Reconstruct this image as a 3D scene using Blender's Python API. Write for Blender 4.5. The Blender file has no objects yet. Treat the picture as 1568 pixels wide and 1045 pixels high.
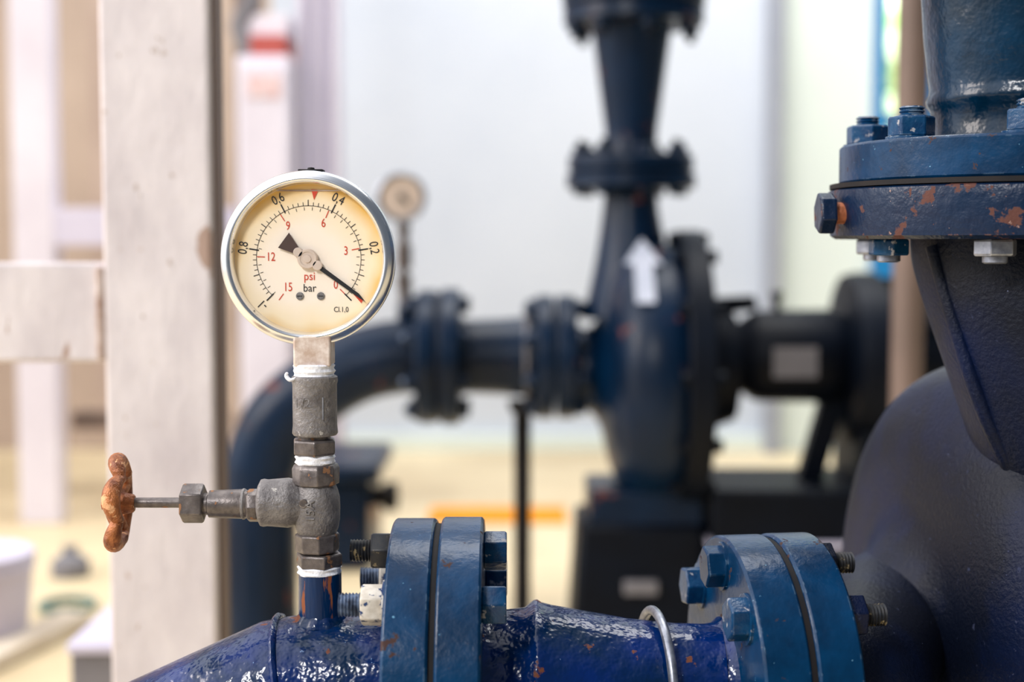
import bpy, bmesh, math, random
from mathutils import Vector, Matrix
random.seed(4)
scene=bpy.context.scene
scene.view_settings.view_transform='Standard'
CZ=0.661; FPX=2178.0; HZ=370
X=Vector((1,0,0)); Y=Vector((0,1,0)); Z=Vector((0,0,1))

class PixelPlane:
    """image pixel coordinates projected to a chosen distance: u right, w down, v depth -> metres"""
    def __init__(s,d): s.d=d; s.s=d/FPX
    def __call__(s,u,w,v=0): return Vector(((u-784)*s.s, s.d+v*s.s, CZ+(HZ-w)*s.s))
FG=PixelPlane(0.871); PM=PixelPlane(0.96); BG=PixelPlane(2.34); CO=PixelPlane(1.32); MID=PixelPlane(3.3); FAR=PixelPlane(4.5)

# ---------------- materials ----------------
def srgb(r,g,b):
    f=lambda c:(c/255/12.92) if c/255<=0.04045 else ((c/255+0.055)/1.055)**2.4
    return (f(r),f(g),f(b),1)
def mat(name,col,col2=None,rough=0.5,metal=0.0,vscale=20,vlo=0.35,vhi=0.65,bump=0.0,bscale=80,bdist=0.001,
        chip=None,chip_t=0.66,chip_scale=60,coat=0.0,spec=0.5,detail=4,emit=0,stretch=None,chip2=None,chip2_t=.7,chip2_scale=200,bdet=3,edge=None,edge_r=.0016):
    m=bpy.data.materials.new(name); m.use_nodes=True
    nt=m.node_tree; N=nt.nodes; L=nt.links; b=N['Principled BSDF']
    b.inputs['Roughness'].default_value=rough; b.inputs['Metallic'].default_value=metal
    b.inputs['Coat Weight'].default_value=coat; b.inputs['Specular IOR Level'].default_value=spec
    b.inputs['Coat Roughness'].default_value=0.12
    tc=N.new('ShaderNodeTexCoord'); src=tc.outputs['Object']
    if stretch:
        mp=N.new('ShaderNodeMapping'); mp.inputs['Scale'].default_value=stretch; L.new(src,mp.inputs[0]); src=mp.outputs[0]
    def noise(sc,det=detail):
        n=N.new('ShaderNodeTexNoise'); n.inputs['Scale'].default_value=sc; n.inputs['Detail'].default_value=det
        n.inputs['Roughness'].default_value=0.6
        L.new(src,n.inputs['Vector']); return n.outputs['Fac']
    def ramp(f,a,c):
        r=N.new('ShaderNodeMapRange'); r.inputs[1].default_value=a; r.inputs[2].default_value=c; L.new(f,r.inputs[0]); return r.outputs[0]
    def mix(f,a,c):
        x=N.new('ShaderNodeMix'); x.data_type='RGBA'; L.new(f,x.inputs[0])
        for i,v in ((6,a),(7,c)):
            if isinstance(v,tuple): x.inputs[i].default_value=v
            else: L.new(v,x.inputs[i])
        return x.outputs[2]
    out=None
    if col2: out=mix(ramp(noise(vscale),vlo,vhi),col,col2)
    if chip:
        cf=ramp(noise(chip_scale,6),chip_t,chip_t+0.02)
        out=mix(cf,out if out else col,chip)
        mr=N.new('ShaderNodeMapRange'); mr.inputs[3].default_value=rough; mr.inputs[4].default_value=0.8
        L.new(cf,mr.inputs[0]); L.new(mr.outputs[0],b.inputs['Roughness'])
    if chip2:
        out=mix(ramp(noise(chip2_scale,3),chip2_t,chip2_t+0.02),out if out else col,chip2)
    if edge:
        # worn paint on convex edges: bevel normal deviates from true normal there
        bv=N.new('ShaderNodeBevel'); bv.samples=4; bv.inputs['Radius'].default_value=edge_r
        ge=N.new('ShaderNodeNewGeometry'); dp=N.new('ShaderNodeVectorMath'); dp.operation='DOT_PRODUCT'
        L.new(bv.outputs[0],dp.inputs[0]); L.new(ge.outputs['Normal'],dp.inputs[1])
        s1=N.new('ShaderNodeMath'); s1.operation='SUBTRACT'; s1.inputs[0].default_value=1.0; L.new(dp.outputs['Value'],s1.inputs[1])
        e1=ramp(s1.outputs[0],.02,.10); e2=ramp(noise(130,5),.56,.60)
        mu=N.new('ShaderNodeMath'); mu.operation='MULTIPLY'; L.new(e1,mu.inputs[0]); L.new(e2,mu.inputs[1])
        out=mix(mu.outputs[0],out if out else col,edge)
    if out: L.new(out,b.inputs['Base Color'])
    else: b.inputs['Base Color'].default_value=col
    if bump:
        bp=N.new('ShaderNodeBump'); bp.inputs['Strength'].default_value=bump; bp.inputs['Distance'].default_value=bdist
        L.new(noise(bscale,bdet),bp.inputs['Height']); L.new(bp.outputs[0],b.inputs['Normal'])
    return m

M={}
M['blue']=mat('blue_enamel',srgb(0,36,66),srgb(0,52,90),0.27,vscale=30,bump=0.5,bscale=110,bdist=0.001,chip=srgb(62,42,38),chip_t=0.65,chip_scale=70,spec=.26,chip2=srgb(100,150,180),chip2_t=.72,chip2_scale=260,edge=srgb(96,120,140))
M['blue_pipe']=mat('blue_enamel_thick',srgb(0,30,60),srgb(0,34,98),0.18,vscale=25,bump=0.9,bscale=60,bdist=0.003,chip=srgb(104,56,36),chip_t=0.645,chip_scale=42,spec=.42,chip2=srgb(110,140,180),chip2_t=.73,chip2_scale=240)  # second, brighter blue paints sky highlights into the enamel; rust chips are wear
M['blue_streak']=mat('blue_enamel_rust_streaks',srgb(0,42,84),srgb(0,32,70),0.24,vscale=40,bump=0.8,bscale=90,bdist=0.002,chip=srgb(140,80,50),chip_t=0.56,chip_scale=70,spec=.35,stretch=(1,1,.16))
M['teal_pipe']=mat('discharge_blue',srgb(0,18,32),srgb(0,40,66),0.2,vscale=16,bump=.7,bscale=60,bdist=.002,chip=srgb(120,100,76),chip_t=.69,chip_scale=80,spec=.32)
M['navy']=mat('navy_enamel',srgb(9,15,30),srgb(3,22,62),0.36,vscale=9,vlo=.45,vhi=.8,bump=.9,bscale=320,bdist=0.001,spec=.18,chip=srgb(44,50,74),chip_t=.67,chip_scale=170,bdet=5,chip2=srgb(100,110,145),chip2_t=.745,chip2_scale=300)
M['casing']=mat('casing_blue_rusty',srgb(4,30,58),srgb(20,32,56),0.32,vscale=30,bump=0.7,bscale=110,bdist=0.0015,chip=srgb(86,54,48),chip_t=0.58,chip_scale=45,spec=.28,chip2=srgb(140,112,104),chip2_t=.70,chip2_scale=160,edge=srgb(120,84,66))
M['bgblue']=mat('pump_blue',srgb(0,30,58),srgb(0,20,42),0.34,vscale=8,bump=.3,bscale=60,chip=srgb(104,58,48),chip_t=.65,chip_scale=25,spec=.24)
M['bgdark']=mat('pump_dark',srgb(4,13,27),srgb(4,8,18),0.5,vscale=8,spec=.15)
M['black']=mat('black_rubber',srgb(18,18,22),srgb(30,25,25),0.7,vscale=60,spec=.25)
M['iron']=mat('cast_iron_grey',srgb(136,132,131),srgb(98,94,95),0.48,0.3,vscale=90,bump=0.9,bscale=400,bdist=0.001,chip=srgb(180,176,172),chip_t=.64,chip_scale=160)
M['irond']=mat('cast_iron_dark',srgb(118,110,107),srgb(78,72,72),0.38,0.45,vscale=120,bump=0.5,bscale=350,bdist=0.0005,chip=srgb(150,110,80),chip_t=.61,chip_scale=120,edge=srgb(190,180,170),edge_r=.001)
M['steel']=mat('polished_steel',(0.86,0.87,0.90,1),None,0.22,.95)
M['steel2']=mat('zinc_steel',srgb(165,168,178),srgb(120,124,136),0.35,0.75,vscale=120)
M['brass']=mat('worn_plated_block',srgb(232,220,212),srgb(190,166,150),0.45,0.15,vscale=120,bump=.3,bscale=300,bdist=.0005)
M['bronze']=mat('rusty_bronze',srgb(188,118,70),srgb(110,58,32),0.5,0.3,vscale=90,bump=1.0,bscale=200,bdist=0.002,chip=srgb(225,172,128),chip_t=.59,chip_scale=110)
M['tape']=mat('ptfe_tape',srgb(245,245,250),srgb(228,230,238),0.55,vscale=200,bump=0.9,bscale=350,bdist=.001)
M['wnut']=mat('chipped_white_nut',srgb(210,204,194),srgb(180,172,160),0.45,vscale=150,chip=srgb(20,50,95),chip_t=.54,chip_scale=130)
M['bnut']=mat('blue_nut',srgb(0,46,84),srgb(10,64,102),0.28,vscale=120,bump=.5,bscale=250,chip=srgb(150,150,155),chip_t=.62,chip_scale=150,spec=.38,edge=srgb(150,165,175),edge_r=.001)
M['dnut']=mat('dark_nut',srgb(28,34,44),srgb(54,52,50),0.4,.3,vscale=150,chip=srgb(140,125,95),chip_t=.6,chip_scale=150)
M['thread']=mat('stud_thread',srgb(120,138,166),srgb(58,66,84),0.35,.5,vscale=150)
M['rust']=mat('rust',srgb(140,78,46),srgb(200,120,82),0.75,vscale=120,bump=.8,bscale=300)
M['rustd']=mat('rust_dull',srgb(150,120,104),srgb(206,190,182),0.75,vscale=40)
M['red']=mat('red_ink',srgb(205,62,28),None,.6)
M['ink']=mat('black_ink',srgb(28,24,24),None,.6)
M['needle']=mat('needle_brown',srgb(70,48,40),None,.5)
M['needleb']=mat('needle_black',srgb(14,12,14),None,.5)
M['column']=mat('old_white_paint',srgb(230,222,223),srgb(206,197,200),0.55,vscale=14,bump=.6,bscale=60,bdist=.002,chip=srgb(176,150,136),chip_t=.62,chip_scale=16,stretch=(1,1,.5),chip2=srgb(186,170,162),chip2_t=.7,chip2_scale=70,edge=srgb(150,120,100),edge_r=.004)
M['wall']=mat('painted_wall',srgb(210,217,228),srgb(200,208,221),.6,vscale=1.2,spec=.2,chip=srgb(186,197,211),chip_t=.69,chip_scale=2.2)
M['wall2']=mat('painted_wall_cream',srgb(226,236,230),srgb(218,228,224),.6,vscale=1.2,spec=.2)
M['wallL']=mat('wall_tan',srgb(198,178,162),srgb(176,156,142),.7,vscale=1.5)
M['lav']=mat('lavender_paint',srgb(208,203,222),srgb(194,190,212),.6,vscale=2)
M['white']=mat('white_post',srgb(230,225,236),srgb(214,208,220),.6,vscale=3)
M['brown']=mat('brown_paint',srgb(126,106,96),srgb(104,88,80),.6,vscale=3)
M['floor']=mat('cream_concrete',srgb(230,212,174),srgb(202,182,146),.5,vscale=1.8,bump=.2,bscale=20)
M['yellow']=mat('floor_yellow_paint',srgb(244,156,6),srgb(234,144,8),.6,vscale=4,spec=.2)
M['bluefr']=mat('blue_frame',srgb(0,118,180),None,.5)
M['green']=mat('foliage',srgb(150,200,90),srgb(240,250,215),.7,vscale=14)
M['redlabel']=mat('red_label',srgb(176,80,72),None,.5)
M['pinkp']=mat('notice_print',srgb(214,170,168),srgb(226,214,216),.5,vscale=60)
M['grey']=mat('grey_plastic',srgb(130,128,134),srgb(104,102,108),.6,vscale=6)
M['corner']=mat('corner_trim_paint',srgb(160,165,176),srgb(148,153,166),.6,vscale=6)
M['teal']=mat('teal_plastic',srgb(104,132,126),None,.6)
M['wood']=mat('pale_timber',srgb(222,210,192),srgb(204,188,166),.6,vscale=30,stretch=(1,.2,1))
M['arrow']=mat('arrow_white',srgb(190,194,208),srgb(160,167,184),.5,vscale=20)
M['dial2']=mat('dial_small',srgb(214,196,182),srgb(196,180,168),.5,vscale=20)
# dial: cream enamel, yellowed glycerine toward the rim
def dialmat():
    m=bpy.data.materials.new('dial_face'); m.use_nodes=True; nt=m.node_tree;N=nt.nodes;L=nt.links;b=N['Principled BSDF']
    tc=N.new('ShaderNodeTexCoord'); v=N.new('ShaderNodeVectorMath'); v.operation='DISTANCE'
    v.inputs[1].default_value=FG(468,406,2); L.new(tc.outputs['Object'],v.inputs[0])
    n=N.new('ShaderNodeTexNoise'); n.inputs['Scale'].default_value=28; L.new(tc.outputs['Object'],n.inputs['Vector'])
    a=N.new('ShaderNodeMath'); a.operation='MULTIPLY_ADD'; a.inputs[1].default_value=0.024; L.new(n.outputs['Fac'],a.inputs[0]); L.new(v.outputs['Value'],a.inputs[2])
    r=N.new('ShaderNodeValToRGB'); mr=N.new('ShaderNodeMapRange'); mr.inputs[1].default_value=0.035; mr.inputs[2].default_value=0.060
    L.new(a.outputs[0],mr.inputs[0]); L.new(mr.outputs[0],r.inputs[0])
    r.color_ramp.elements[0].color=srgb(255,242,226); r.color_ramp.elements[1].color=srgb(230,182,88)
    e=r.color_ramp.elements.new(.6); e.color=srgb(252,232,196)
    L.new(r.outputs[0],b.inputs['Base Color']); b.inputs['Roughness'].default_value=.6
    return m
M['dial']=dialmat()
def glassmat():
    m=bpy.data.materials.new('gauge_glass'); m.use_nodes=True; nt=m.node_tree;N=nt.nodes;L=nt.links
    N.remove(N['Principled BSDF']); o=N['Material Output']; t=N.new('ShaderNodeBsdfTransparent'); g=N.new('ShaderNodeBsdfGlossy'); g.inputs['Roughness'].default_value=.05
    x=N.new('ShaderNodeMixShader'); x.inputs[0].default_value=.04; L.new(t.outputs[0],x.inputs[1]); L.new(g.outputs[0],x.inputs[2]); L.new(x.outputs[0],o.inputs[0]); return m
M['glass']=glassmat()

# ---------------- geometry helpers ----------------
def group(name,loc=(0,0,0)):
    e=bpy.data.objects.new(name,None); e.location=loc; e.empty_display_size=.05; scene.collection.objects.link(e); return e
def fin(bm,name,m,parent=None,bevel=0,smooth=True,ang=32):
    bmesh.ops.recalc_face_normals(bm,faces=bm.faces)
    me=bpy.data.meshes.new(name); bm.to_mesh(me); bm.free()
    o=bpy.data.objects.new(name,me); scene.collection.objects.link(o); me.materials.append(M[m] if isinstance(m,str) else m)
    if smooth:
        for p in me.polygons: p.use_smooth=True
        me.set_sharp_from_angle(angle=math.radians(ang))
    if bevel:
        b=o.modifiers.new('bevel','BEVEL'); b.width=bevel; b.segments=2; b.limit_method='ANGLE'; b.angle_limit=math.radians(35)
    if parent:
        o.parent=parent; o.matrix_parent_inverse=Matrix.Translation(-Vector(parent.location))
    return o
def basis(a):
    a=a.normalized(); up=Z if abs(a.dot(Z))<.9 else Y
    e1=(up-a*up.dot(a)).normalized(); e2=a.cross(e1); return a,e1,e2
def lathe(name,prof,o,axis,m,parent=None,s=1,seg=64,bevel=0,rfun=None,phase=0,ang=32,cap=True):
    a,e1,e2=basis(axis); bm=bmesh.new(); rings=[]
    for h,r in prof:
        c=o+a*h*s
        if r<=1e-6: rings.append([bm.verts.new(c)])
        else:
            rg=[]
            for i in range(seg):
                t=2*math.pi*i/seg+phase; rr=r*s*(rfun(t,h) if rfun else 1)
                rg.append(bm.verts.new(c+(e1*math.cos(t)+e2*math.sin(t))*rr))
            rings.append(rg)
    for A,B in zip(rings,rings[1:]):
        for i in range(seg):
            j=(i+1)%seg
            if len(A)==1 and len(B)==1: continue
            if len(A)==1: bm.faces.new((A[0],B[i],B[j]))
            elif len(B)==1: bm.faces.new((A[i],A[j],B[0]))
            else: bm.faces.new((A[i],A[j],B[j],B[i]))
    if cap:
        for rg in (rings[0],rings[-1]):
            if len(rg)>2: bm.faces.new(rg)
    return fin(bm,name,m,parent,bevel,ang=ang)
def hexn(name,o,axis,r,h,m,parent,s=1,phase=0.3,bev=1.6):
    return lathe(name,[(0,r*.93),(h*.1,r),(h*.9,r),(h,r*.93)],o,axis,m,parent,s,seg=6,bevel=bev*s,phase=phase)
def cat(P,n=8):
    out=[]
    Q=[P[0]]+list(P)+[P[-1]]
    for i in range(1,len(Q)-2):
        for k in range(n):
            t=k/n; a,b,c,d=Q[i-1],Q[i],Q[i+1],Q[i+2]
            out.append(tuple(.5*((2*b[j])+(-a[j]+c[j])*t+(2*a[j]-5*b[j]+4*c[j]-d[j])*t*t+(-a[j]+3*b[j]-3*c[j]+d[j])*t**3) for j in range(len(b))))
    out.append(tuple(P[-1])); return out
def tube(name,pts,m,parent=None,seg=40,smoothn=0,closed=False):
    """pts list of (x,y,z,r) metres"""
    if smoothn: pts=cat(pts,smoothn)
    P=[Vector(p[:3]) for p in pts]; R=[p[3] for p in pts]; n=len(P); bm=bmesh.new(); rings=[]
    prev=None
    for i in range(n):
        if closed: t=(P[(i+1)%n]-P[i-1]).normalized()
        elif i==0: t=(P[1]-P[0]).normalized()
        elif i==n-1: t=(P[-1]-P[-2]).normalized()
        else: t=((P[i+1]-P[i]).normalized()+(P[i]-P[i-1]).normalized()).normalized()
        if prev is None: _,e1,_=basis(t)
        else: e1=(prev-t*prev.dot(t)).normalized()
        prev=e1; e2=t.cross(e1)
        rings.append([bm.verts.new(P[i]+(e1*math.cos(2*math.pi*k/seg)+e2*math.sin(2*math.pi*k/seg))*R[i]) for k in range(seg)])
    rng=range(n) if closed else range(n-1)
    for i in rng:
        A=rings[i];B=rings[(i+1)%n]
        for k in range(seg):
            j=(k+1)%seg; bm.faces.new((A[k],A[j],B[j],B[k]))
    if not closed: bm.faces.new(rings[0]); bm.faces.new(rings[-1])
    return fin(bm,name,m,parent)
def box(name,a,b,m,parent=None,bevel=0.002,taper=None):
    bm=bmesh.new(); lo=Vector([min(a[i],b[i]) for i in range(3)]); hi=Vector([max(a[i],b[i]) for i in range(3)])
    c=(lo+hi)/2; d=hi-lo; bmesh.ops.create_cube(bm,size=1)
    for v in bm.verts:
        k=taper if (taper and v.co.z>0) else 1
        v.co=Vector((c.x+v.co.x*d.x*k,c.y+v.co.y*d.y*k,c.z+v.co.z*d.z))
    return fin(bm,name,m,parent,bevel)
def extr(name,poly,off,m,parent=None,bevel=0):
    bm=bmesh.new(); A=[bm.verts.new(p) for p in poly]; B=[bm.verts.new(Vector(p)+off) for p in poly]
    bm.faces.new(A); bm.faces.new(B)
    for i in range(len(A)):
        j=(i+1)%len(A); bm.faces.new((A[i],A[j],B[j],B[i]))
    return fin(bm,name,m,parent,bevel,smooth=False)
def text(name,body,pos,size,m,parent,rot=0,ext=0.0,xs=1):
    c=bpy.data.curves.new(name,'FONT'); c.body=body; c.size=size; c.align_x='CENTER'; c.align_y='CENTER'; c.extrude=ext
    c.resolution_u=3
    o=bpy.data.objects.new(name,c); scene.collection.objects.link(o); c.materials.append(M[m])
    o.parent=parent; o.matrix_parent_inverse=Matrix.Translation(-Vector(parent.location))
    o.matrix_basis=Matrix.Translation(pos)@Matrix.Rotation(math.radians(90),4,'X')@Matrix.Rotation(rot,4,'Z')@Matrix.Diagonal((xs,1,1,1))
    return o
def stud(pre,o,axis,r,length,m,parent,s,pitch=5):
    prof=[(0,0),(0,r*.85)]; h=1
    while h<length-2: prof+=[(h,r*.86),(h+pitch/2,r)]; h+=pitch
    prof+=[(length-1,r*.8),(length,0)]
    return lathe(pre,prof,o,axis,m,parent,s,seg=20,ang=20)
def flange(name,o,axis,R,t,m,parent,s,seg=96):
    b=4
    return lathe(name,[(0,0),(0,R-b),(b*.4,R-b*.4),(b,R),(t-b,R),(t-b*.4,R-b*.4),(t,R-b),(t,0)],o,axis,m,parent,s,seg)
def ringbolts(pre,o,axis,R,angs,h0,h1,parent,s,rn=26,tn=26,mats=('bnut',),studL=30,studR=14,both=True,headm=None):
    a,e1,e2=basis(axis)
    for i,g in enumerate(angs):
        t=math.radians(g); c=o+(e1*math.cos(t)+e2*math.sin(t))*R*s; mm=mats[i%len(mats)]
        hexn(f'{pre}_nut_{i}',c+a*h0*s,-a,rn,tn,mm,parent,s,phase=random.random())
        lathe(f'{pre}_washer_{i}',[(0,rn*1.15),(4,rn*1.15)],c+a*h0*s,-a,mm,parent,s,seg=32)
        if studL: stud(f'{pre}_stud_{i}',c+a*h0*s-a*(tn-1)*s,-a,studR,studL,'thread' if mm!='dnut' else 'dnut',parent,s)
        if both:
            hexn(f'{pre}_head_{i}',c+a*h1*s,a,rn,tn,headm or mm,parent,s,phase=random.random())

# ================= ROOM =================
def fbox(name,u0,u1,w0,w1,sh,v0,v1,m,parent=None,bevel=.003): return box(name,sh(u0,w0,0)+Y*v0,sh(u1,w1,0)+Y*v1,m,parent,bevel)
box('floor',(-5,-1.5,-.1),(5,8,0),'floor',bevel=0)
zt=3.2; WY=4.5
def wx(u): return FAR(u,0).x
box('wall_back',(wx(420),WY,0),(wx(1185),WY+.2,zt),'wall',bevel=0)
box('wall_back_cream',(wx(1185),WY-.04,0),(wx(1326),WY+.2,zt),'wall2',bevel=0)
box('wall_back_tan',(-5,WY,0),(wx(420),WY+.2,zt),'wallL',bevel=0)
box('wall_back_right',(wx(1420),WY,0),(5,WY+.2,zt),'wall',bevel=0)
box('wall_back_sill',(wx(1326),WY,0),(wx(1420),WY+.2,.6),'wall2',bevel=0)
w=group('window_1',(wx(1376),WY,1.5))
box('frame_left',(wx(1326),WY-.06,.6),(wx(1345),WY+.06,zt),'bluefr',w); box('frame_right',(wx(1408),WY-.06,.6),(wx(1422),WY+.06,zt),'bluefr',w)
box('frame_bottom',(wx(1326),WY-.07,.52),(wx(1422),WY+.07,.64),'bluefr',w)
box('mullion',(wx(1345),WY-.03,1.02),(wx(1408),WY+.03,1.06),'bluefr',w)
hd=group('hedge',(1.9,6.7,0))
for i in range(26):
    bm=bmesh.new(); bmesh.ops.create_icosphere(bm,subdivisions=3,radius=random.uniform(.25,.42))
    c=Vector((1.9+random.uniform(-.9,.9),6.7+random.uniform(-.3,.3),.3+i*.09))
    for v in bm.verts: v.co=v.co*(1+.18*math.sin(v.co.x*31)*math.sin(v.co.y*27)*math.sin(v.co.z*29))+c
    fin(bm,f'foliage_{i}','green',hd)
box('floor_line_marking',(-.2,3.30,.0),(.13,3.5,.004),'yellow',bevel=0)
box('baseboard_back',(wx(420),WY-.03,0),(wx(1185),WY,.05),'wall2')

# left painted steel column and rail (close)
c=group('steel_column',CO(243,1400)); c.location.z=0
xL=CO(158,0).x; xR=CO(325,0).x; cy=CO.d
box('shaft',(xL,cy,0),(xR,cy+.05,1.9),'column',c,.004)
box('side_channel',(xR,cy+.012,0),(xR+.004,cy+.045,1.9),'brown',c,.001)
box('cross_rail',(-1.4,cy+.005,CO(0,556).z),(xL,cy+.045,CO(0,402).z),'column',c,.004)
box('weld_plate',(xL-.008,cy+.0,CO(0,552).z),(xL+.001,cy+.045,CO(0,408).z),'rustd',c,.003)

# mid-distance framing at left
FL=806
r=group('steel_frame_rack',MID(100,900)); r.location.z=0
def rk(n,u0,u1,w0,w1,v0=0,v1=.06,m='white'): return fbox(n,u0,u1,w0,w1,MID,v0,v1,m,r)
rk('post_a',22,84,-300,FL); rk('post_b',-60,2,-300,FL,.4,.46); rk('post_c',150,172,-300,FL,.1,.16)
rk('rail',84,360,318,376,.0,.05,'lav'); rk('back_sheet',84,160,-300,700,.3,.33,'wallL'); rk('rail_low',84,330,640,668,.1,.15,'brown')
p=group('brown_post',MID(345,850)); p.location.z=0
fbox('post',325,366,-300,FL,MID,.3,.36,'brown',p)
k=group('electrical_cabinet',MID(405,850)); k.location.z=0
fbox('body',366,446,88,FL,MID,0,.25,'white',k,.006); fbox('door',370,442,100,640,MID,-.012,0,'white',k,.004)
fbox('label_band',385,438,55,88,MID,0.02,.2,'redlabel',k); fbox('notice',385,436,118,152,MID,-.016,-.012,'pinkp',k,.001)
fbox('cap',372,440,22,56,MID,0.04,.2,'white',k)
tube('conduit',[(*MID(385,90,30),.02),(*MID(366,40,30),.022),(*MID(384,0,30),.02),(*MID(370,-60,30),.02)],'grey',k,seg=16,smoothn=5)
p=group('partition_panel',(MID(480,0).x,3.4,0))
fbox('sheet',448,516,-300,FL,MID,.1,.14,'lav',p)
for i,u in enumerate((456,480,505)): fbox(f'rib_{i}',u,u+7,-300,FL,MID,.06,.1,'white',p)
box('wall_corner_trim',(wx(1168),WY-.1,0),(wx(1188),WY,zt),'corner')

# right pole
S2=PixelPlane(2.05)
p=group('vertical_conduit_pipe',(S2(1391,0).x,2.05,0))
lathe('pole',[(0,.023),(2.2,.023)],Vector((S2(1391,0).x,2.05,0)),Z,'brown',p,seg=32)
lathe('socket',[(0,.034),(.004,.036),(.05,.036),(.055,.03)],Vector((S2(1391,0).x,2.05,0)),Z,'brown',p,seg=32)

# floor clutter at left
S3=PixelPlane(2.3)
bc=Vector((S3(-60,0).x,2.3,0)); b=group('paint_bucket',bc)
lathe('shell',[(0,.085),(.01,.09),(.12,.1),(.125,.104),(.135,.104),(.14,.098),(.125,.085),(.02,.08),(.02,0)],bc,Z,'lav',b,seg=48)
lathe('lid',[(0,.104),(.012,.104),(.014,.1),(.008,.09),(.008,0)],bc+Z*.14,Z,'lav',b,seg=48)
jc=Vector((-.875,2.78,0)); b=group('black_oil_jug',jc)
lathe('jug',[(0,0),(0,.07),(.005,.075),(.06,.075),(.085,.04),(.095,.028),(.105,.028),(.108,.032),(.118,.032),(.12,0)],jc,Z,'grey',b,s=.5,seg=32)
hx=-.80; b=group('teal_hose',(hx,2.52,0))
tube('coil',[(hx+.045*math.cos(a)*(1+.004*a),2.52+.05*math.sin(a),.006+.0006*a,.005) for a in [i*.3 for i in range(40)]],'teal',b,seg=12)
b=group('timber_plank',(-.80,2.3,0))
extr('plank',[Vector((-.86,2.13,0)),Vector((-.80,2.10,0)),Vector((-.72,2.40,0)),Vector((-.78,2.43,0))],Z*.025,'wood',b,.003)
S4=PixelPlane(1.8)
b=group('grey_step_box',(S4(150,0).x,1.9,0))
box('body',(S4(95,0).x,1.8,.0),(S4(190,0).x,2.0,S4(0,1010).z),'grey',b,.004); box('lid',(S4(92,0).x,1.79,S4(0,1010).z),(S4(193,0).x,2.01,S4(0,992).z),'lav',b,.004)

# distant blue equipment base
S5=PixelPlane(2.85)
b=group('blue_equipment_base',(S5(520,0).x,2.85,0))
box('plinth',(S5(470,0).x,2.82,0),(S5(565,0).x,3.1,S5(0,735).z),'bgblue',b,.01)
box('deck',(S5(466,0).x,2.79,S5(0,735).z),(S5(582,0).x,3.13,S5(0,708).z),'bgblue',b,.01)
lathe('drain_knob',[(0,.02),(.02,.02),(.025,.03),(.05,.03),(.055,0)],Vector((S5(565,0).x,2.9,S5(0,770).z)),X,'black',b,seg=24)

# ================= PRESSURE GAUGE =================
g=group('pressure_gauge',FG(473,395)); s=FG.s
O=FG(473,395,0)
lathe('case',[(92,0),(92,70),(88,95),(80,112),(10,118),(8,118)],O,Y,'steel',g,s,96)
lathe('bezel',[(12,116),(14,128),(10,132),(4,133.5),(-6,133.5),(-12,132),(-16,128),(-20,124),(-22,121),(-21,117.5),(-17,115.5),(-10,114),(2,113),(3,116),(12,116)],O,Y,'steel',g,s,128,ang=60)
lathe('dial',[(2,114.5),(5,114.5),(5,0)],O,Y,'dial',g,s,96)
lathe('inner_gasket',[(1.8,114.4),(0,113.2),(-2,113.2),(-2,114.4)],O,Y,'brass',g,s,96,cap=False)
bm=bmesh.new()
def tick(bm,a,r0,r1,w,v=1.2):
    a=math.radians(a); d=Vector((math.cos(a),0,math.sin(a))); t=Vector((-math.sin(a),0,math.cos(a)))
    o=O+Y*v*s; vs=[bm.verts.new(o+(d*r+t*k*w/2)*s) for r,k in((r0,-1),(r1,-1),(r1,1),(r0,1))]; bm.faces.new(vs)
def arc(bm,r,w,a0,a1,v=1.2,n=120):
    o=O+Y*v*s; A=[];B=[]
    for i in range(n+1):
        a=math.radians(a0+(a1-a0)*i/n); d=Vector((math.cos(a),0,math.sin(a))); A.append(bm.verts.new(o+d*(r-w/2)*s)); B.append(bm.verts.new(o+d*(r+w/2)*s))
    for i in range(n): bm.faces.new((A[i],A[i+1],B[i+1],B[i]))
arc(bm,80,.8,-45,225)
for i in range(51):
    a=-45+i*5.4
    if i%10==0: tick(bm,a,77,92,2.0)
    elif i%5==0: tick(bm,a,80,89,1.2)
    else: tick(bm,a,80,85.5,.9)
fin(bm,'bar_scale','ink',g,smooth=False)
bm=bmesh.new()
for i in range(0,30):
    a=-45+i*.5/14.504*270
    if i%6: tick(bm,a,73,78,.8)
fin(bm,'psi_scale_minor','ink',g,smooth=False)
bm=bmesh.new()
for i in range(0,6): tick(bm,-45+i*3/14.504*270,67,79,1.4)
fin(bm,'psi_scale_major','red',g,smooth=False)
for k_,lab in enumerate(['0','0,2','0,4','0,6','0,8','-1']):
    a=math.radians(-45+54*k_)
    if k_==0: continue
    text(f'label_bar_{k_}',lab,O+Vector((math.cos(a),0,math.sin(a)))*101*s+Y*1.2*s,20*s,'ink',g,a-math.pi/2,ext=.00002,xs=.8)
for k_,lab in enumerate(['0','3','6','9','12','15']):
    a=math.radians(-45+k_*3/14.504*270)
    text(f'label_psi_{k_}',lab,O+Vector((math.cos(a),0,math.sin(a)))*(58 if k_<5 else 55)*s+Y*1.2*s,19*s,'red',g,0,ext=.00002,xs=.75)
text('label_psi','psi',FG(474,423,1.2),18*s,'red',g,0,.00002,.9); text('label_bar','bar',FG(474,441,1.2),17*s,'ink',g,0,.00002,.9)
text('label_class','Cl.1,0',FG(522,474,1.2),11.5*s,'ink',g,0,.00002,.85)
extr('red_marker',[FG(478,290,1),FG(489,291,1),FG(482,306,1)],-Y*.3*s,'red',g)
extr('zero_marker',[FG(541,450,1),FG(545,446,1),FG(556,459,1),FG(553,464,1)],-Y*.3*s,'red',g)
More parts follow.
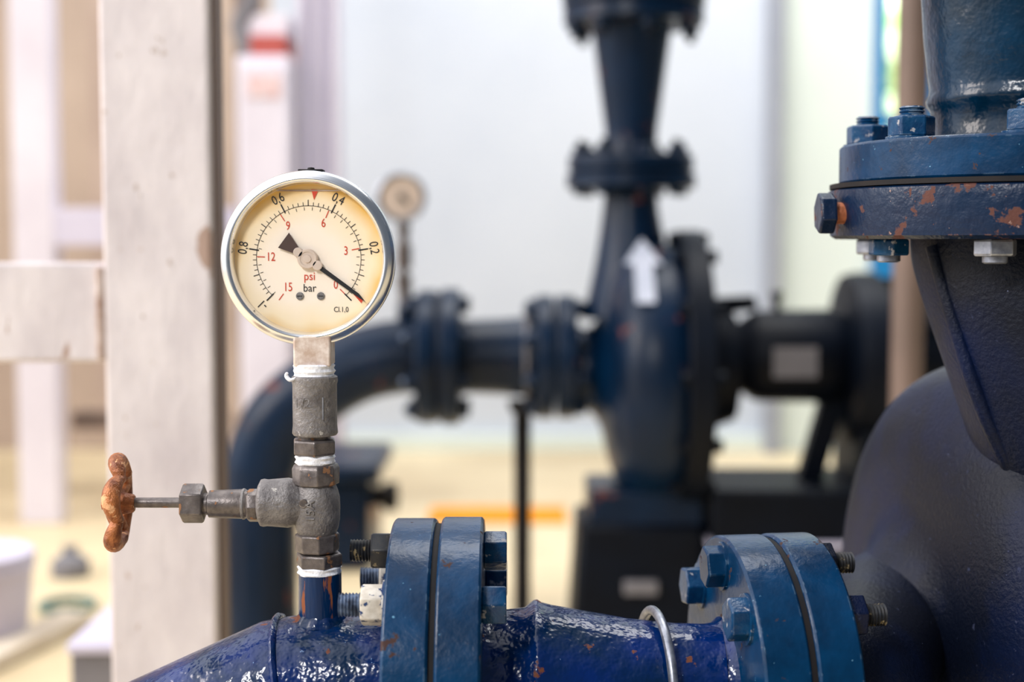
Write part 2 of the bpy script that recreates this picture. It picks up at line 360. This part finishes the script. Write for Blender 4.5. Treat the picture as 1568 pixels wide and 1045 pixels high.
for i,u in enumerate((459,491)):
    lathe(f'dial_screw_{i}',[(1.5,6),(0,6),(-1,5),(-1,0)],FG(u,453,0),Y,'iron',g,s,24)
    box(f'screw_slot_{i}',FG(u-4,452.3,-1.3),FG(u+4,453.7,-.9),'ink',g,0)
extr('needle_tail',[FG(427,379,-3),FG(444,356,-3),FG(458,378,-3),FG(474,392,-3),FG(468,400,-3),FG(452,388,-3)],-Y*1*s,'needle',g)
extr('needle',[FG(484,400,-3),FG(480,406,-3),FG(545,452,-3),FG(560,462,-3),FG(550,449,-3)],-Y*1*s,'needleb',g)
extr('needle_bridge',[FG(462,380,-3.5),FG(455,388,-3.5),FG(484,411,-3.5),FG(492,403,-3.5)],-Y*1*s,'dial2',g)
for i,(u,ww,rr) in enumerate(((458,386,7.5),(487,406,7.5))): lathe(f'counterweight_{i}',[(-3,rr),(-7,rr),(-8,rr-1),(-8,0)],FG(u,ww,0),Y,'dial2',g,s,32)
lathe('hub',[(-2,15.5),(-6,15.5),(-8,14),(-8,11),(-7,10.5),(-7,6),(-9,5.5),(-9.5,0)],FG(472,396,0),Y,'dial2',g,s,48)
lathe('glass',[(-12,114.5),(-12.6,114.5),(-12.6,0)],O,Y,'glass',g,s,96)
extr('glycerine_line',[FG(423,293,.8),FG(524,293,.8),FG(520,291,.8),FG(427,291,.8)],-Y*.2*s,'rustd',g)
box('fill_plug_base',FG(458,264,25),FG(496,259.5,-2),'black',g,.0005); lathe('fill_plug',[(0,6),(3,5),(4,0)],FG(477,260,8),Z,'black',g,s,24)
box('socket_block',FG(451,512,-22),FG(508,560,34),'brass',g,.0012)

# ================= VALVE TRAIN =================
t=group('pipe_coupling',FG(480.5,620))
lathe('thread_tape',[(0,24),(0,29),(3,31.5),(7,30),(11,32.5),(15,30.5),(20,32),(22,29),(22,24)],FG(480,579),Z,'tape',t,s,48,rfun=lambda a,h:1+.02*math.sin(7*a+h))
tube('tape_tail',[(*FG(455,577,-20),1.6*s),(*FG(446,580,-22),3*s),(*FG(440,574,-20),3.2*s),(*FG(442,569,-22),2*s)],'tape',t,seg=8,smoothn=4)
lathe('body',[(0,28),(0,33),(3,35),(10,34.5),(15,34),(78,34),(84,35.5),(90,35),(92,32),(92,24)],FG(480.5,667),Z,'iron',t,s,64,ang=50)
lathe('stripe',[(0,1.2),(34,1.2)],FG(497,640,-30.6),Z,'steel2',t,s,8)
text('cast_mark','1/2',FG(466,615,-33.2),20*s,'iron',t,0,.0004)
t2=group('hex_nipple',FG(479,688))
lathe('collar',[(-2,25),(8,25),(9,29),(13,29)],FG(479,675),Z,'irond',t2,s,48)
hexn('hex',FG(479,697),Z,36,24,'irond',t2,s,phase=.15)
lathe('thread_tape',[(0,24),(0,29),(3,31),(7,29.5),(11,31),(15,28),(15,24)],FG(480,712),Z,'tape',t2,s,48,rfun=lambda a,h:1+.02*math.sin(6*a+h))

v=group('globe_valve',FG(481,785))
lathe('inlet_hex',[(0,29),(2,31),(3,36),(27,37),(33,34),(35,31)],FG(481,746),Z,'irond',v,s,seg=8,bevel=1.5*s,phase=.2)
lathe('body',[(0,26),(6,30),(14,33),(28,35.5),(48,36),(62,35.5),(72,33),(80,30),(84,28)],FG(482,826),Z,'iron',v,s,64,ang=60)
lathe('outlet_hex',[(0,30),(3,34),(28,34.5),(31,30)],FG(482,850),Z,'irond',v,s,seg=8,bevel=1.5*s,phase=.2)
lathe('branch',[(-30,26),(-8,30),(0,33),(8,37),(14,38.5),(46,36),(52,37),(56,36),(60,28)],FG(452,773),-X,'iron',v,s,64,ang=50)
lathe('bonnet_ring',[(0,25),(2,26),(14,26),(17,23)],FG(392,777),-X,'irond',v,s,seg=8,bevel=1*s)
lathe('bonnet_tube',[(0,21),(6,23),(50,21.5),(60,21),(62,17),(68,17)],FG(376,775),-X,'irond',v,s,48)
lathe('tube_rib',[(0,22.5),(1.5,24),(4,24),(5.5,22.5)],FG(372,775),-X,'iron',v,s,48)
hexn('packing_nut',FG(308,774),-X,31,34,'irond',v,s,phase=.1)
lathe('stem',[(0,8.5),(3,9.5),(6,8),(70,8),(90,7)],FG(275,773),-X,'irond',v,s,24)
text('size_mark','15A',FG(477,780,-36.5),20*s,'iron',v,math.radians(90),.0005)
lathe('cast_spot',[(0,7),(2,6),(2,0)],FG(466,768,-34),-Y,'irond',v,s,20)
# hand wheel with five lobed rim
ax=Vector((-1,-.12,0.03)).normalized(); wc=FG(176,774,0); a_,e1,e2=basis(ax)
pts=[]
for i in range(100):
    th=2*math.pi*i/100; lob=abs(math.cos(2.5*th)); R_=53+12*lob
    q=wc+(e1*math.cos(th)+e2*math.sin(th))*R_*s+ax*(-7+10*lob)*s; pts.append((q.x,q.y,q.z,(8+6*lob)*s))
tube('wheel_rim',pts,'bronze',v,seg=16,closed=True)
for i in range(5):
    th=2*math.pi*i/5; d=e1*math.cos(th)+e2*math.sin(th)
    P=[wc+d*r_*s+ax*h_*s for r_,h_ in((6,12),(22,8),(42,0),(60,-2))]
    tube(f'wheel_spoke_{i}',[(*q,w_*s) for q,w_ in zip(P,(11,9,7.5,8))],'bronze',v,seg=14,smoothn=4)
lathe('wheel_hub',[(-24,12),(-22,14),(-8,17),(12,19),(18,17),(20,12),(20,0)],wc,ax,'bronze',v,s,32)
hexn('wheel_nut',wc+ax*19*s,ax,10,7,'rust',v,s)
v2=group('bushing_nipple',FG(485,868))
hexn('hex',FG(485,872),Z,37,21,'irond',v2,s,phase=.35)
lathe('thread_tape',[(0,26),(0,32),(3,34),(7,32.5),(11,34),(14,30),(14,26)],FG(485,884),Z,'tape',v2,s,48,rfun=lambda a,h:1+.025*math.sin(6*a+h))

# ================= FOREGROUND SUCTION PIPE =================
pp=group('suction_pipe',FG(600,1060))
def fg(u,w,v=0): return FG(u,w,v)
lathe('gauge_boss',[(0,34),(60,33),(84,33),(86,31),(86,26)],FG(486,967),Z,'blue_streak',pp,s,48)
lathe('boss_weld',[(-6,42),(0,40),(5,36),(10,33)],FG(486,956),Z,'blue_pipe',pp,s,48,rfun=lambda a,h:1+.03*math.sin(11*a))
tube('mitre_elbow',[(*fg(620,1064),110*s),(*fg(450,1064),110*s),(*fg(425,1069),111*s),(*fg(180,1180),112*s),(*fg(40,1360),112*s),(*fg(0,1560),112*s),(*fg(0,2020),112*s)],'blue_pipe',pp,seg=72)
def weld(n,o,axis,R,parent,m='blue_pipe',w=6,sc=s):
    return lathe(n,[(-w,R-1),(-w*.6,R+3),(0,R+5),(w*.6,R+3),(w,R-1)],o,axis,m,parent,sc,96,rfun=lambda a,h:1+.008*math.sin(23*a)+.006*math.sin(41*a+1))
weld('mitre_weld',fg(438,1064),Vector((1,0,.2)),111,pp)
weld('flange_weld',fg(598,1064),X,112,pp)
F0=fg(600,1064)
flange('flange_left',F0,X,262,66,'blue',pp,s); lathe('flange_gasket',[(0,254),(9,254)],F0+X*66*s,X,'black',pp,s,96)
flange('flange_right',F0+X*75*s,X,264,65,'blue',pp,s)
ringbolts('flange_bolt',F0,X,212,[-6,39,84,129,174,219,264,309],0,140,pp,s,rn=31,tn=36,mats=('dnut','wnut','bnut'),studL=34,studR=18,headm='bnut')
lathe('reducer',[(0,124),(8,118),(20,116),(66,120),(80,131),(86,132),(92,128),(110,124),(230,103),(300,96),(370,95)],fg(738,1062),X,'blue_pipe',pp,s,96,ang=60,rfun=lambda a,h:1+.006*math.sin(9*a+h*.05))
lp=[]
for i in range(64):
    th=2*math.pi*i/64; y_=-math.sin(th)*118; z_=math.cos(th)*118
    lp.append((*(fg(1008,1064)+X*(-y_*.14)*s+Y*y_*s+Z*z_*s),7.5*s))
tube('clamp_ring',lp,'steel2',pp,seg=14,closed=True)
ya=math.radians(7); A2=Vector((math.cos(ya),math.sin(ya),0)); F1=fg(1114,1064,6)
lathe('neck',[(-30,96),(-10,98),(6,112),(12,118)],F1,A2,'blue_pipe',pp,s,72,ang=60)
flange('flange2_left',F1,A2,234,70,'blue',pp,s); lathe('flange2_gasket',[(0,229),(9,229)],F1+A2*70*s,A2,'black',pp,s,96)
flange('flange2_right',F1+A2*79*s,A2,235,68,'blue',pp,s)
ringbolts('flange2_bolt',F1,A2,188,[-3,42,87,132,177,222,267,312],0,147,pp,s,rn=33,tn=30,mats=('blue','bnut'),studL=0,both=True,headm='navy')
a_,e1,e2=basis(A2)
for i,gg in enumerate([-3,42,87]):
    tt=math.radians(gg); stud(f'flange2_stud_{i}',F1+(e1*math.cos(tt)+e2*math.sin(tt))*188*s+A2*176*s,A2,17,34,'dnut',pp,s)

# ================= FOREGROUND PUMP =================
q=group('centrifugal_pump',PM(1600,1060)); q.location.z=0; ps=PM.s
VC=PM(1418,1000,110)
prof=[(-60,110),(-20,150),(0,190),(6,240),(13,300),(28,350),(56,396),(100,426),(160,440),(300,442),(380,430),(420,400),(450,330),(460,0)]
pr2=cat(prof,5)
lathe('volute_casing',pr2,VC,A2,'navy',q,ps,128,ang=60)
nz=F1+A2*148*s; tube('suction_nozzle',[(*nz,.040),(*(nz+A2*.03),.040),(*(VC-A2*.01),.055),(*(VC+A2*.04),.07)],'navy',q,seg=64,smoothn=5)
N0=[(1560,345,-30,170),(1562,375,-34,172),(1572,440,-50,165),(1600,540,-62,160),(1640,640,-66,165),(1700,760,-60,175),(1780,880,-20,190)]
tube('discharge_neck',[(*PM(u,w_,v_),r_*ps) for u,w_,v_,r_ in N0],'navy',q,seg=72,smoothn=6)
rib=[(1400,376,-90,11),(1432,500,-112,12),(1472,620,-124,13),(1536,740,-120,14),(1620,850,-60,14)]
tube('neck_rib',[(*PM(u,w_,v_),r_*ps) for u,w_,v_,r_ in rib],'navy',q,seg=16,smoothn=6)
FC=PM(1560,366,-30)
lathe('casing_flange',[(0,0),(0,282),(5,290),(60,296),(72,294),(76,286),(76,0)],FC,Z,'casing',q,ps,96)
lathe('casing_gasket',[(0,292),(7,292)],FC+Z*76*ps,Z,'black',q,ps,96)
flange('discharge_flange',FC+Z*83*ps,Z,278,58,'blue',q,ps)
UP=FC+Z*141*ps
lathe('discharge_pipe',[(0,150),(6,146),(14,142),(40,142),(52,144),(60,150),(68,151),(76,147),(84,146),(110,150),(160,156),(240,162),(420,168)],UP,Z,'teal_pipe',q,ps,96,ang=60)
for i,an in enumerate([166,208,250,292,334,16,58,100]):
    tt=math.radians(an); d=Vector((math.cos(tt),math.sin(tt)*1.0,0)); c0=UP+d*236*ps
    lathe(f'top_washer_{i}',[(0,36),(4,36)],c0,Z,'bnut',q,ps,32); hexn(f'top_nut_{i}',c0+Z*3*ps,Z,33,30,'bnut',q,ps,phase=i*.35)
    stud(f'top_stud_{i}',c0+Z*31*ps,Z,18,17,'bnut',q,ps)
for i,an in enumerate([195,240,285,330,15,60,105,150]):
    tt=math.radians(an); d=Vector((math.cos(tt),math.sin(tt),0)); c0=FC+d*232*ps; mm='bnut' if i%2==0 else 'steel2'
    hexn(f'bottom_nut_{i}',c0,-Z,30,24,mm,q,ps,phase=i*.5); lathe(f'bottom_stud_{i}',[(0,17),(32,17),(34,14)],c0,-Z,'steel2',q,ps,20)
bx=FC+Vector((-292*ps,-.02,38*ps))
lathe('side_bolt_shank',[(-20,16),(14,16)],bx,-X,'rust',q,ps,24); hexn('side_bolt_head',bx-X*10*ps,-X,31,24,'casing',q,ps,phase=.2)
fz=VC+A2*230*ps
box('pedestal',(fz.x-.10,fz.y-.14,0.02),(fz.x+.14,fz.y+.14,.25),'navy',q,.01,taper=.8)
box('foot_plate',(fz.x-.14,fz.y-.18,0.0),(fz.x+.18,fz.y+.18,.02),'navy',q,.004)

# ================= BACKGROUND PUMP =================
h=group('centrifugal_pump.001',BG(985,560)); h.location.z=0; bs=BG.s
B=lambda u,w_,v_=0: BG(u,w_,v_)
tube('inlet_elbow',[(*B(u,w_),57*bs) for u,w_ in((395,984),(395,760),(402,700),(428,645),(475,602),(535,566),(590,549),(645,544))],'bgblue',h,seg=48,smoothn=6)
def bfl(n,u,c,R,t_): flange(n,B(u,c),X,R,t_,'bgblue',h,bs,seg=64)
bfl('inlet_flange_a',640,546,103,30); lathe('inlet_gasket',[(0,98),(5,98)],B(670,546),X,'black',h,bs,64); bfl('inlet_flange_b',675,546,105,30)
ringbolts('inlet_bolt',B(640,546),X,86,[i*45+22 for i in range(8)],0,65,h,bs,rn=13,tn=14,mats=('bgblue',),studL=8,studR=7)
lathe('inlet_cone',[(0,62),(8,56),(60,58),(115,62)],B(704,546),X,'bgblue',h,bs,64)
tube('cone_clamp',[(*(B(806,546)+Y*68*bs*math.sin(a)+Z*68*bs*math.cos(a)),3.5*bs) for a in [i*.2 for i in range(32)]],'grey',h,seg=10,closed=False)
bfl('suction_flange_a',820,546,95,28); bfl('suction_flange_b',852,546,95,30)
ringbolts('suction_bolt',B(820,546),X,80,[i*45+22 for i in range(8)],0,62,h,bs,rn=13,tn=14,mats=('bgblue',),studL=6,studR=7)
vp=cat([(0,62),(24,66),(40,90),(52,140),(70,178),(98,194),(130,196),(150,190),(156,186)],4)
lathe('volute_casing',vp,B(880,566),X,'bgblue',h,bs,96,ang=60)
lathe('cover_plate',[(0,206),(3,210),(34,210),(38,204),(38,120),(52,96),(90,82)],B(1034,562),X,'bgdark',h,bs,96)
ringbolts('cover_bolt',B(1034,562),X,196,[i*30 for i in range(12)],0,38,h,bs,rn=11,tn=12,mats=('bgdark',),studL=0)
tube('discharge_neck',[(*B(965,285),40*bs),(*B(965,330),44*bs),(*B(968,400),58*bs),(*B(975,480),84*bs)],'bgblue',h,seg=48,smoothn=5)
ar=[(-14,456),(-14,402),(-29,402),(0,365),(29,402),(14,402),(14,456)]
extr('flow_arrow',[B(974+u*.97,w_,-84-(w_-362)*.85) for u,w_ in ar],-Y*3*bs,'arrow',h)
lathe('neck_flange_a',[(0,40),(0,94),(3,98),(22,98),(24,94),(24,0)],B(965,290),Z,'bgblue',h,bs,64)
lathe('neck_flange_b',[(0,92),(3,95),(22,95),(25,92),(25,40)],B(965,264),Z,'bgblue',h,bs,64)
for i in range(8):
    an=math.radians(i*45+10); d=Vector((math.cos(an),math.sin(an),0)); c0=B(965,239)+d*78*bs
    hexn(f'neck_nut_{i}',c0,Z,13,13,'bgblue',h,bs); lathe(f'neck_stud_{i}',[(0,6),(22,6)],c0,Z,'bgdark',h,bs,12); hexn(f'neck_head_{i}',B(965,290)+d*78*bs,-Z,12,10,'bgblue',h,bs)
lathe('riser_cone',[(0,42),(8,38),(40,40),(190,60),(205,64)],B(965,240),Z,'bgblue',h,bs,64)
for k_,(wz,R_) in enumerate(((44,106),(16,108))):
    lathe(f'riser_flange_{k_}',[(0,0),(0,R_-3),(3,R_),(23,R_),(26,R_-3),(26,0)],B(968,wz),Z,'bgblue',h,bs,64)
for i in range(8):
    an=math.radians(i*45+10); d=Vector((math.cos(an),math.sin(an),0)); c0=B(968,44)+d*90*bs
    hexn(f'riser_nut_{i}',c0,-Z,13,13,'bgblue',h,bs); lathe(f'riser_stud_{i}',[(0,6),(24,6)],c0,-Z,'bgdark',h,bs,12)
lathe('riser_pipe',[(0,62),(300,62)],B(968,-10),Z,'bgblue',h,bs,48)
lathe('bearing_housing',[(0,84),(20,60),(26,58),(40,52),(60,66),(70,70),(180,72),(190,66),(205,60),(212,0)],B(1090,545),X,'bgdark',h,bs,64)
extr('name_plate',[B(u,w_,-72.5) for u,w_ in((1172,526),(1238,526),(1238,572),(1172,572))],-Y*1.5*bs,'grey',h)
lathe('grease_nipple',[(0,6),(16,6),(20,9),(28,9),(30,0)],B(1190,474),Z,'bgdark',h,bs,16)
extr('lantern_bracket',[B(1075,470,-8),B(1100,455,-8),B(1155,452,-8),B(1160,474,-8),B(1110,480,-8)],Y*20*bs,'bgdark',h)
lathe('motor_end_disc',[(0,110),(4,128),(20,132),(46,132),(52,120)],B(1290,548),X,'bgdark',h,bs,64)
lathe('motor_body',[(0,118),(200,118),(206,108),(230,100),(236,0)],B(1342,548),X,'bgdark',h,bs,64)
for i in range(14):
    an=i*math.pi*2/14; d=Vector((0,math.cos(an),math.sin(an))); o_=B(1350,548)+d*116*bs
    tn=X.cross(d); extr(f'motor_fin_{i}',[o_-tn*2*bs,o_+tn*2*bs,o_+tn*2*bs+d*10*bs,o_-tn*2*bs+d*10*bs],X*180*bs,'bgdark',h)
extr('housing_leg',[B(1262,600,-12),B(1300,600,-12),B(1262,735,-12),B(1262,800,-12),B(1210,800,-12),B(1225,735,-12)],Y*30*bs,'bgdark',h)
box('motor_foot',B(1300,650,-90),B(1500,740,90),'bgdark',h,.006)
box('base_frame',B(1078,735,-110),B(1520,812,110),'bgdark',h,.006)
box('base_plinth',B(1070,820,-120),B(1530,985,120),'bgdark',h,.01)
box('base_edge',B(1074,812,-122),B(1525,820,114),'lav',h,.002)
box('pump_foot',B(900,740,-80),B(1070,800,80),'bgblue',h,.006)
box('pump_pedestal',B(872,790,-100),B(1082,985,100),'bgdark',h,.01,taper=.88)
box('pedestal_plate',B(950,872,-106),B(1000,892,-92),'grey',h,.002)
sp=group('pipe_support_stand',(B(800,0).x,2.34,0))
lathe('post',[(0,13),(350,13)],B(800,975),Z,'black',sp,bs,24)
lathe('foot',[(0,40),(8,40),(10,16)],B(800,985),Z,'black',sp,bs,32)
lathe('saddle',[(0,18),(10,22),(18,22)],B(800,632),Z,'black',sp,bs,24)
box('brace',B(794,640,-10),B(806,612,10),'black',sp,.001)
# second gauge
g2=group('pressure_gauge.001',B(617,303))
o2=B(617,303,-20)
lathe('case',[(30,0),(30,30),(20,37),(-4,38),(-8,38),(-10,35),(-9,32),(-4,31),(-4,0)],o2,Y,'steel2',g2,bs,48)
lathe('dial',[(-5,31),(-5.5,31),(-5.5,0)],o2,Y,'dial2',g2,bs,48)
extr('needle',[o2+Vector((-2,-7,0))*bs,o2+Vector((2,-7,3))*bs,o2+Vector((16,-7,-18))*bs],-Y*bs,'needleb',g2)
lathe('needle_hub',[(-5,5),(-8,5),(-8,0)],o2,Y,'needleb',g2,bs,20)
lathe('stem',[(0,12),(20,12),(22,7),(30,7),(32,12),(66,12),(68,8),(84,8),(86,10),(100,10)],B(619,441,-4),Z,'irond',g2,bs,24)
lathe('boss',[(-36,14),(4,14)],B(622,470,-4),Z,'bgblue',g2,bs,24)
lathe('boss_link',[(0,10),(30,10)],B(620,470,-4),Z,'irond',g2,bs,24)

# ================= CAMERA / LIGHT =================
cam=bpy.data.cameras.new('camera'); co=bpy.data.objects.new('camera',cam); scene.collection.objects.link(co)
co.location=(0,0,CZ); co.rotation_euler=(math.radians(90)-math.atan((522-HZ)/FPX),0,0); cam.lens=50; cam.sensor_width=36; cam.clip_start=.02
cam.dof.use_dof=True; cam.dof.focus_distance=0.866; cam.dof.aperture_fstop=3.4
scene.camera=co
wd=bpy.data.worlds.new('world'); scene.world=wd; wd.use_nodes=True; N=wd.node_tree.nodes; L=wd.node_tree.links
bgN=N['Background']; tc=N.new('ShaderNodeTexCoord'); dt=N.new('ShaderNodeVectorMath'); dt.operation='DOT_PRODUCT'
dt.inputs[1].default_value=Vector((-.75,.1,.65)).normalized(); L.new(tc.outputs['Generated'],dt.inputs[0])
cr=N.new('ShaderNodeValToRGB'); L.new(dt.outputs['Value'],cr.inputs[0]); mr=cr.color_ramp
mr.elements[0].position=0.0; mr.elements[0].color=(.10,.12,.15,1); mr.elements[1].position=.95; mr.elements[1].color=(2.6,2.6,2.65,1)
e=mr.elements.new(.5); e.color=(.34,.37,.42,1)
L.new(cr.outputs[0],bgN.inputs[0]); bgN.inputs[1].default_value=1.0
def area(name,loc,target,size,e_,col):
    l=bpy.data.lights.new(name,'AREA'); l.energy=e_; l.size=size; l.color=col; o=bpy.data.objects.new(name,l); scene.collection.objects.link(o)
    o.location=loc; o.rotation_euler=(Vector(target)-Vector(loc)).to_track_quat('-Z','Y').to_euler(); return o
area('wall_fill_lamp',(0.5,2.7,3.3),(.3,4.5,.5),2.0,104,(1,.99,.97))  # unseen overhead lamp, added to brighten the back wall
area('window_lamp_warm',(-3.0,1.0,2.0),(-.6,1.5,.6),1.2,60,(1,.89,.81))
area('front_fill_lamp',(-.75,-.55,1.6),(0,.9,.5),.35,22,(1,.98,.97))  # unseen lamp added to light gauge and ironwork and crisp up highlights
area('daylight_outside',(1.4,5.2,3.0),(1.9,6.7,1.4),1.0,160,(1,1,.97))
